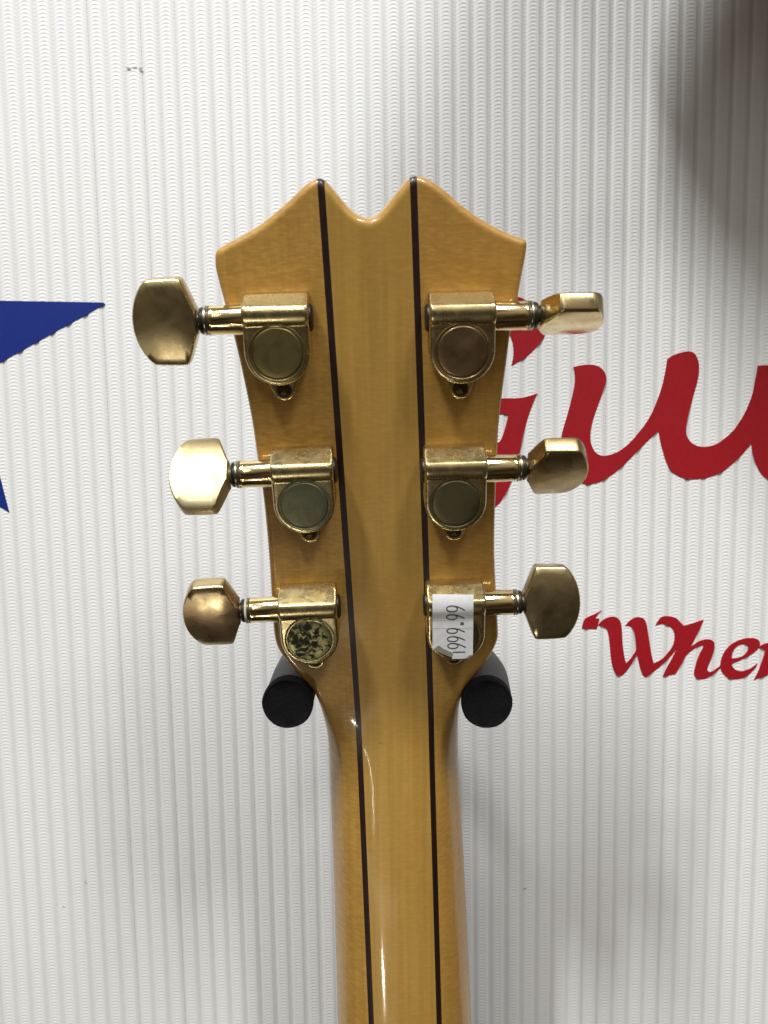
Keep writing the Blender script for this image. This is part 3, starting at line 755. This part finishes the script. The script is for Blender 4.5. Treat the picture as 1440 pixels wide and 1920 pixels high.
# ------------------------------------------------------------------ wall hanger
def tube(name, path, radii, mat, parent, n=32, caps=True):
    path = [np.array(p, float) for p in path]; V, Fc = [], []
    ref = np.array([0, 0, 1.0])
    for i, p in enumerate(path):
        t = nrm(path[min(i + 1, len(path) - 1)] - path[max(i - 1, 0)])
        a = nrm(np.cross(ref, t)); b_ = np.cross(t, a)
        for k in range(n):
            th = 2 * math.pi * k / n; V.append(p + (a * math.cos(th) + b_ * math.sin(th)) * radii[i])
    for i in range(len(path) - 1):
        for k in range(n): Fc.append((i * n + k, i * n + (k + 1) % n, (i + 1) * n + (k + 1) % n, (i + 1) * n + k))
    if caps: Fc.append(tuple(range(n))); Fc.append(tuple((len(path) - 1) * n + k for k in range(n)))
    return link(name, fix(mesh(name, V, Fc), 50), mat, parent)
hang_o = np.array([0.014, 0.0, 0.0]); 
ZF = 0.2575
fl_ = c2w(((539 - CX) / F * ZF, (1320 - CY) / F * ZF, ZF)); fr_ = c2w(((913.5 - CX) / F * ZF, (1320 - CY) / F * ZF, ZF))
RP = 47.5 / F * ZF
mid = (fl_ + fr_) / 2
base = np.array([mid[0], 0.0, mid[2]])
hanger = empty('guitar_hanger', tuple(base)); tag(hanger, 'padded black wall hanger yoke with two round arms under the headstock', 'hanger')
yb = -0.036
for f, sg, splay in ((fl_, -1, 0.000), (fr_, 1, 0.0014)):
    f = f - base
    ctrl = [f, f + (sg * splay, 0.014, 0), f + (sg * splay * 1.6, 0.030, 0), f + (sg * splay * 0.8 - sg * 0.002, 0.046, 0), np.array([f[0] * 0.55, yb - 0.004, f[2] * 0.5]), np.array([sg * 0.004, yb, 0])]
    pth = open_catmull(ctrl, 8)
    i1 = 26
    tube('arm_sleeve', pth[3:i1], [RP * 0.985] * (i1 - 3), M_SLEEVE, hanger)
    tube('arm', pth[i1 - 2:], [RP * 0.6] * (len(pth) - i1 + 2), M_BLACK, hanger)
    # foam end cap, slightly ragged round its rim
    V, Fc = lathe([(RP * 1.0, 0.0042), (RP * 1.015, 0.003), (RP * 1.01, 0.0008), (RP * 0.985, 0.0002), (RP * 0.94, 0.0), (RP * 0.90, 0.00025), (RP * 0.6, 0.0001), (RP * 0.1, 0.0)], 'z', 72, True)
    V = np.array(V)
    for i in range(len(V)):
        th = math.atan2(V[i, 1], V[i, 0]); r = math.hypot(V[i, 0], V[i, 1])
        if r > RP * 0.93:
            k = 1 + 0.006 * math.sin(5 * th + sg) + 0.009 * random.random() * (1 if V[i, 2] < 0.001 else 0.3); V[i, :2] *= k
    V = np.stack([V[:, 0], V[:, 2], V[:, 1]], -1) + f + np.array([0, -0.0001, 0])
    link('end_cap', fix(mesh('end_cap', V, Fc), 40), M_FOAM, hanger)
tube('stem', [(0, yb, 0), (0, yb * 0.5, 0), (0, -0.004, 0)], [0.006] * 3, M_BLACK, hanger)
bm = bmesh.new(); bmesh.ops.create_cube(bm, size=1.0)
for v_ in bm.verts: v_.co = Vector((v_.co.x * 0.05, v_.co.y * 0.006 - 0.0036, v_.co.z * 0.07))
bmesh.ops.bevel(bm, geom=bm.edges[:], offset=0.0015, segments=2, affect='EDGES')
me = bpy.data.meshes.new('wall_plate'); bm.to_mesh(me); bm.free(); link('wall_plate', me, M_BLACK, hanger, False)

# ------------------------------------------------------------------ unseen case-shaped blocker, added beyond the top right corner to shade the wall
cs = [(0.0, 0.045), (0.004, 0.018), (0.020, 0.003), (0.05, 0.0), (0.20, 0.0), (0.30, 0.0), (0.335, 0.006), (0.35, 0.03), (0.345, 0.16), (0.33, 0.30), (0.31, 0.40), (0.27, 0.43), (0.15, 0.43), (0.118, 0.40), (0.09, 0.28), (0.045, 0.15)]
ol = [np.array(p) for p in catmull(cs, 4)]
k = len(ol); ctr = np.array([0.175, 0.215])
nb = empty('added_shadow_caster', (0.060, -0.072, CAM[2] + 0.200))
tag(nb, 'unseen brown box added above the top right corner to cast shade on the wall', 'case')
M_BODY = simple('brown_leatherette', (0.085, 0.045, 0.022), 0.6)
D0 = 0.062
def rings(spec):
    V, Fc = [], []
    for sc_, y in spec:
        for p in ol: q = ctr + (p - ctr) * sc_; V.append((q[0], y, q[1]))
    for i in range(len(spec) - 1):
        for j in range(k): Fc.append((i * k + j, i * k + (j + 1) % k, (i + 1) * k + (j + 1) % k, (i + 1) * k + j))
    Fc.append(tuple(range(k))); Fc.append(tuple((len(spec) - 1) * k + j for j in range(k)))
    return V, Fc
link('caster_shell', fix(mesh('caster_shell', *rings([(0.96, -0.001), (0.99, -0.004), (1, -0.010), (1, -0.026), (0.99, -0.028)])), 40), M_BODY, nb)
link('caster_seam', fix(mesh('caster_seam', *rings([(0.985, -0.0282), (1.006, -0.0285), (1.006, -0.0325), (0.985, -0.0328)])), 40), M_SILVER, nb)
link('caster_lid', fix(mesh('caster_lid', *rings([(0.99, -0.033), (1, -0.035), (1, -D0 + 0.010), (0.99, -D0 + 0.003), (0.95, -D0), (0.4, -D0 - 0.006)])), 40), M_BODY, nb)
for (x, z) in ((0.10, -0.003), (0.25, -0.003)):
    bm = bmesh.new(); bmesh.ops.create_cube(bm, size=1.0)
    for v_ in bm.verts: v_.co = Vector((v_.co.x * 0.022, v_.co.y * 0.030, v_.co.z * 0.004))
    bmesh.ops.bevel(bm, geom=bm.edges[:], offset=0.0012, segments=2, affect='EDGES')
    me = bpy.data.meshes.new('caster_latch'); bm.to_mesh(me); bm.free(); o = link('caster_latch', me, M_SILVER, nb, False); o.location = (x, -0.0305, z)
V, Fc = lathe([(0.009, 0.072), (0.009, 0.068), (0.005, 0.066), (0.005, -0.004)], 'z', 20)
o = link('caster_peg', fix(mesh('caster_peg', np.array(V)[:, [0, 2, 1]], Fc), 40), M_BLACK, nb); o.location = (0.175, 0, 0.40)

# small dings in the lacquer of the neck
for (px, py, w, h_) in ((713, 1393, 1.1, 0.22), (772, 1838, 0.7, 0.5), (447, 505, 0.9, 1.2)):
    dg_ = bpy.context.evaluated_depsgraph_get()
    r_ = nrm(ray(px, py)); ok, loc, nn_, _, ob_, _ = S.ray_cast(dg_, Vector(CAM), Vector(r_))
    if not ok: continue
    n_ = np.array(nn_); n_ = n_ if n_ @ r_ < 0 else -n_
    ax = nrm(XG - n_ * (XG @ n_)); ay = np.cross(n_, ax); c0 = np.array(loc) - GO + n_ * 0.00003
    V = [c0 + (ax * math.cos(t) * w / 2 + ay * math.sin(t) * h_ / 2 * (1 + 0.3 * math.cos(2 * t))) * MM for t in np.linspace(0, 2 * math.pi, 15)[:-1]]
    V2 = [c0 + (v - c0) * 0.3 + n_ * 0.00003 for v in V]
    kk = len(V); link('ding', mesh('ding', V + V2, [(i, (i + 1) % kk, kk + (i + 1) % kk, kk + i) for i in range(kk)] + [tuple(kk + i for i in range(kk))]), M_DING if py < 1800 and py > 600 else M_DING2, guitar)
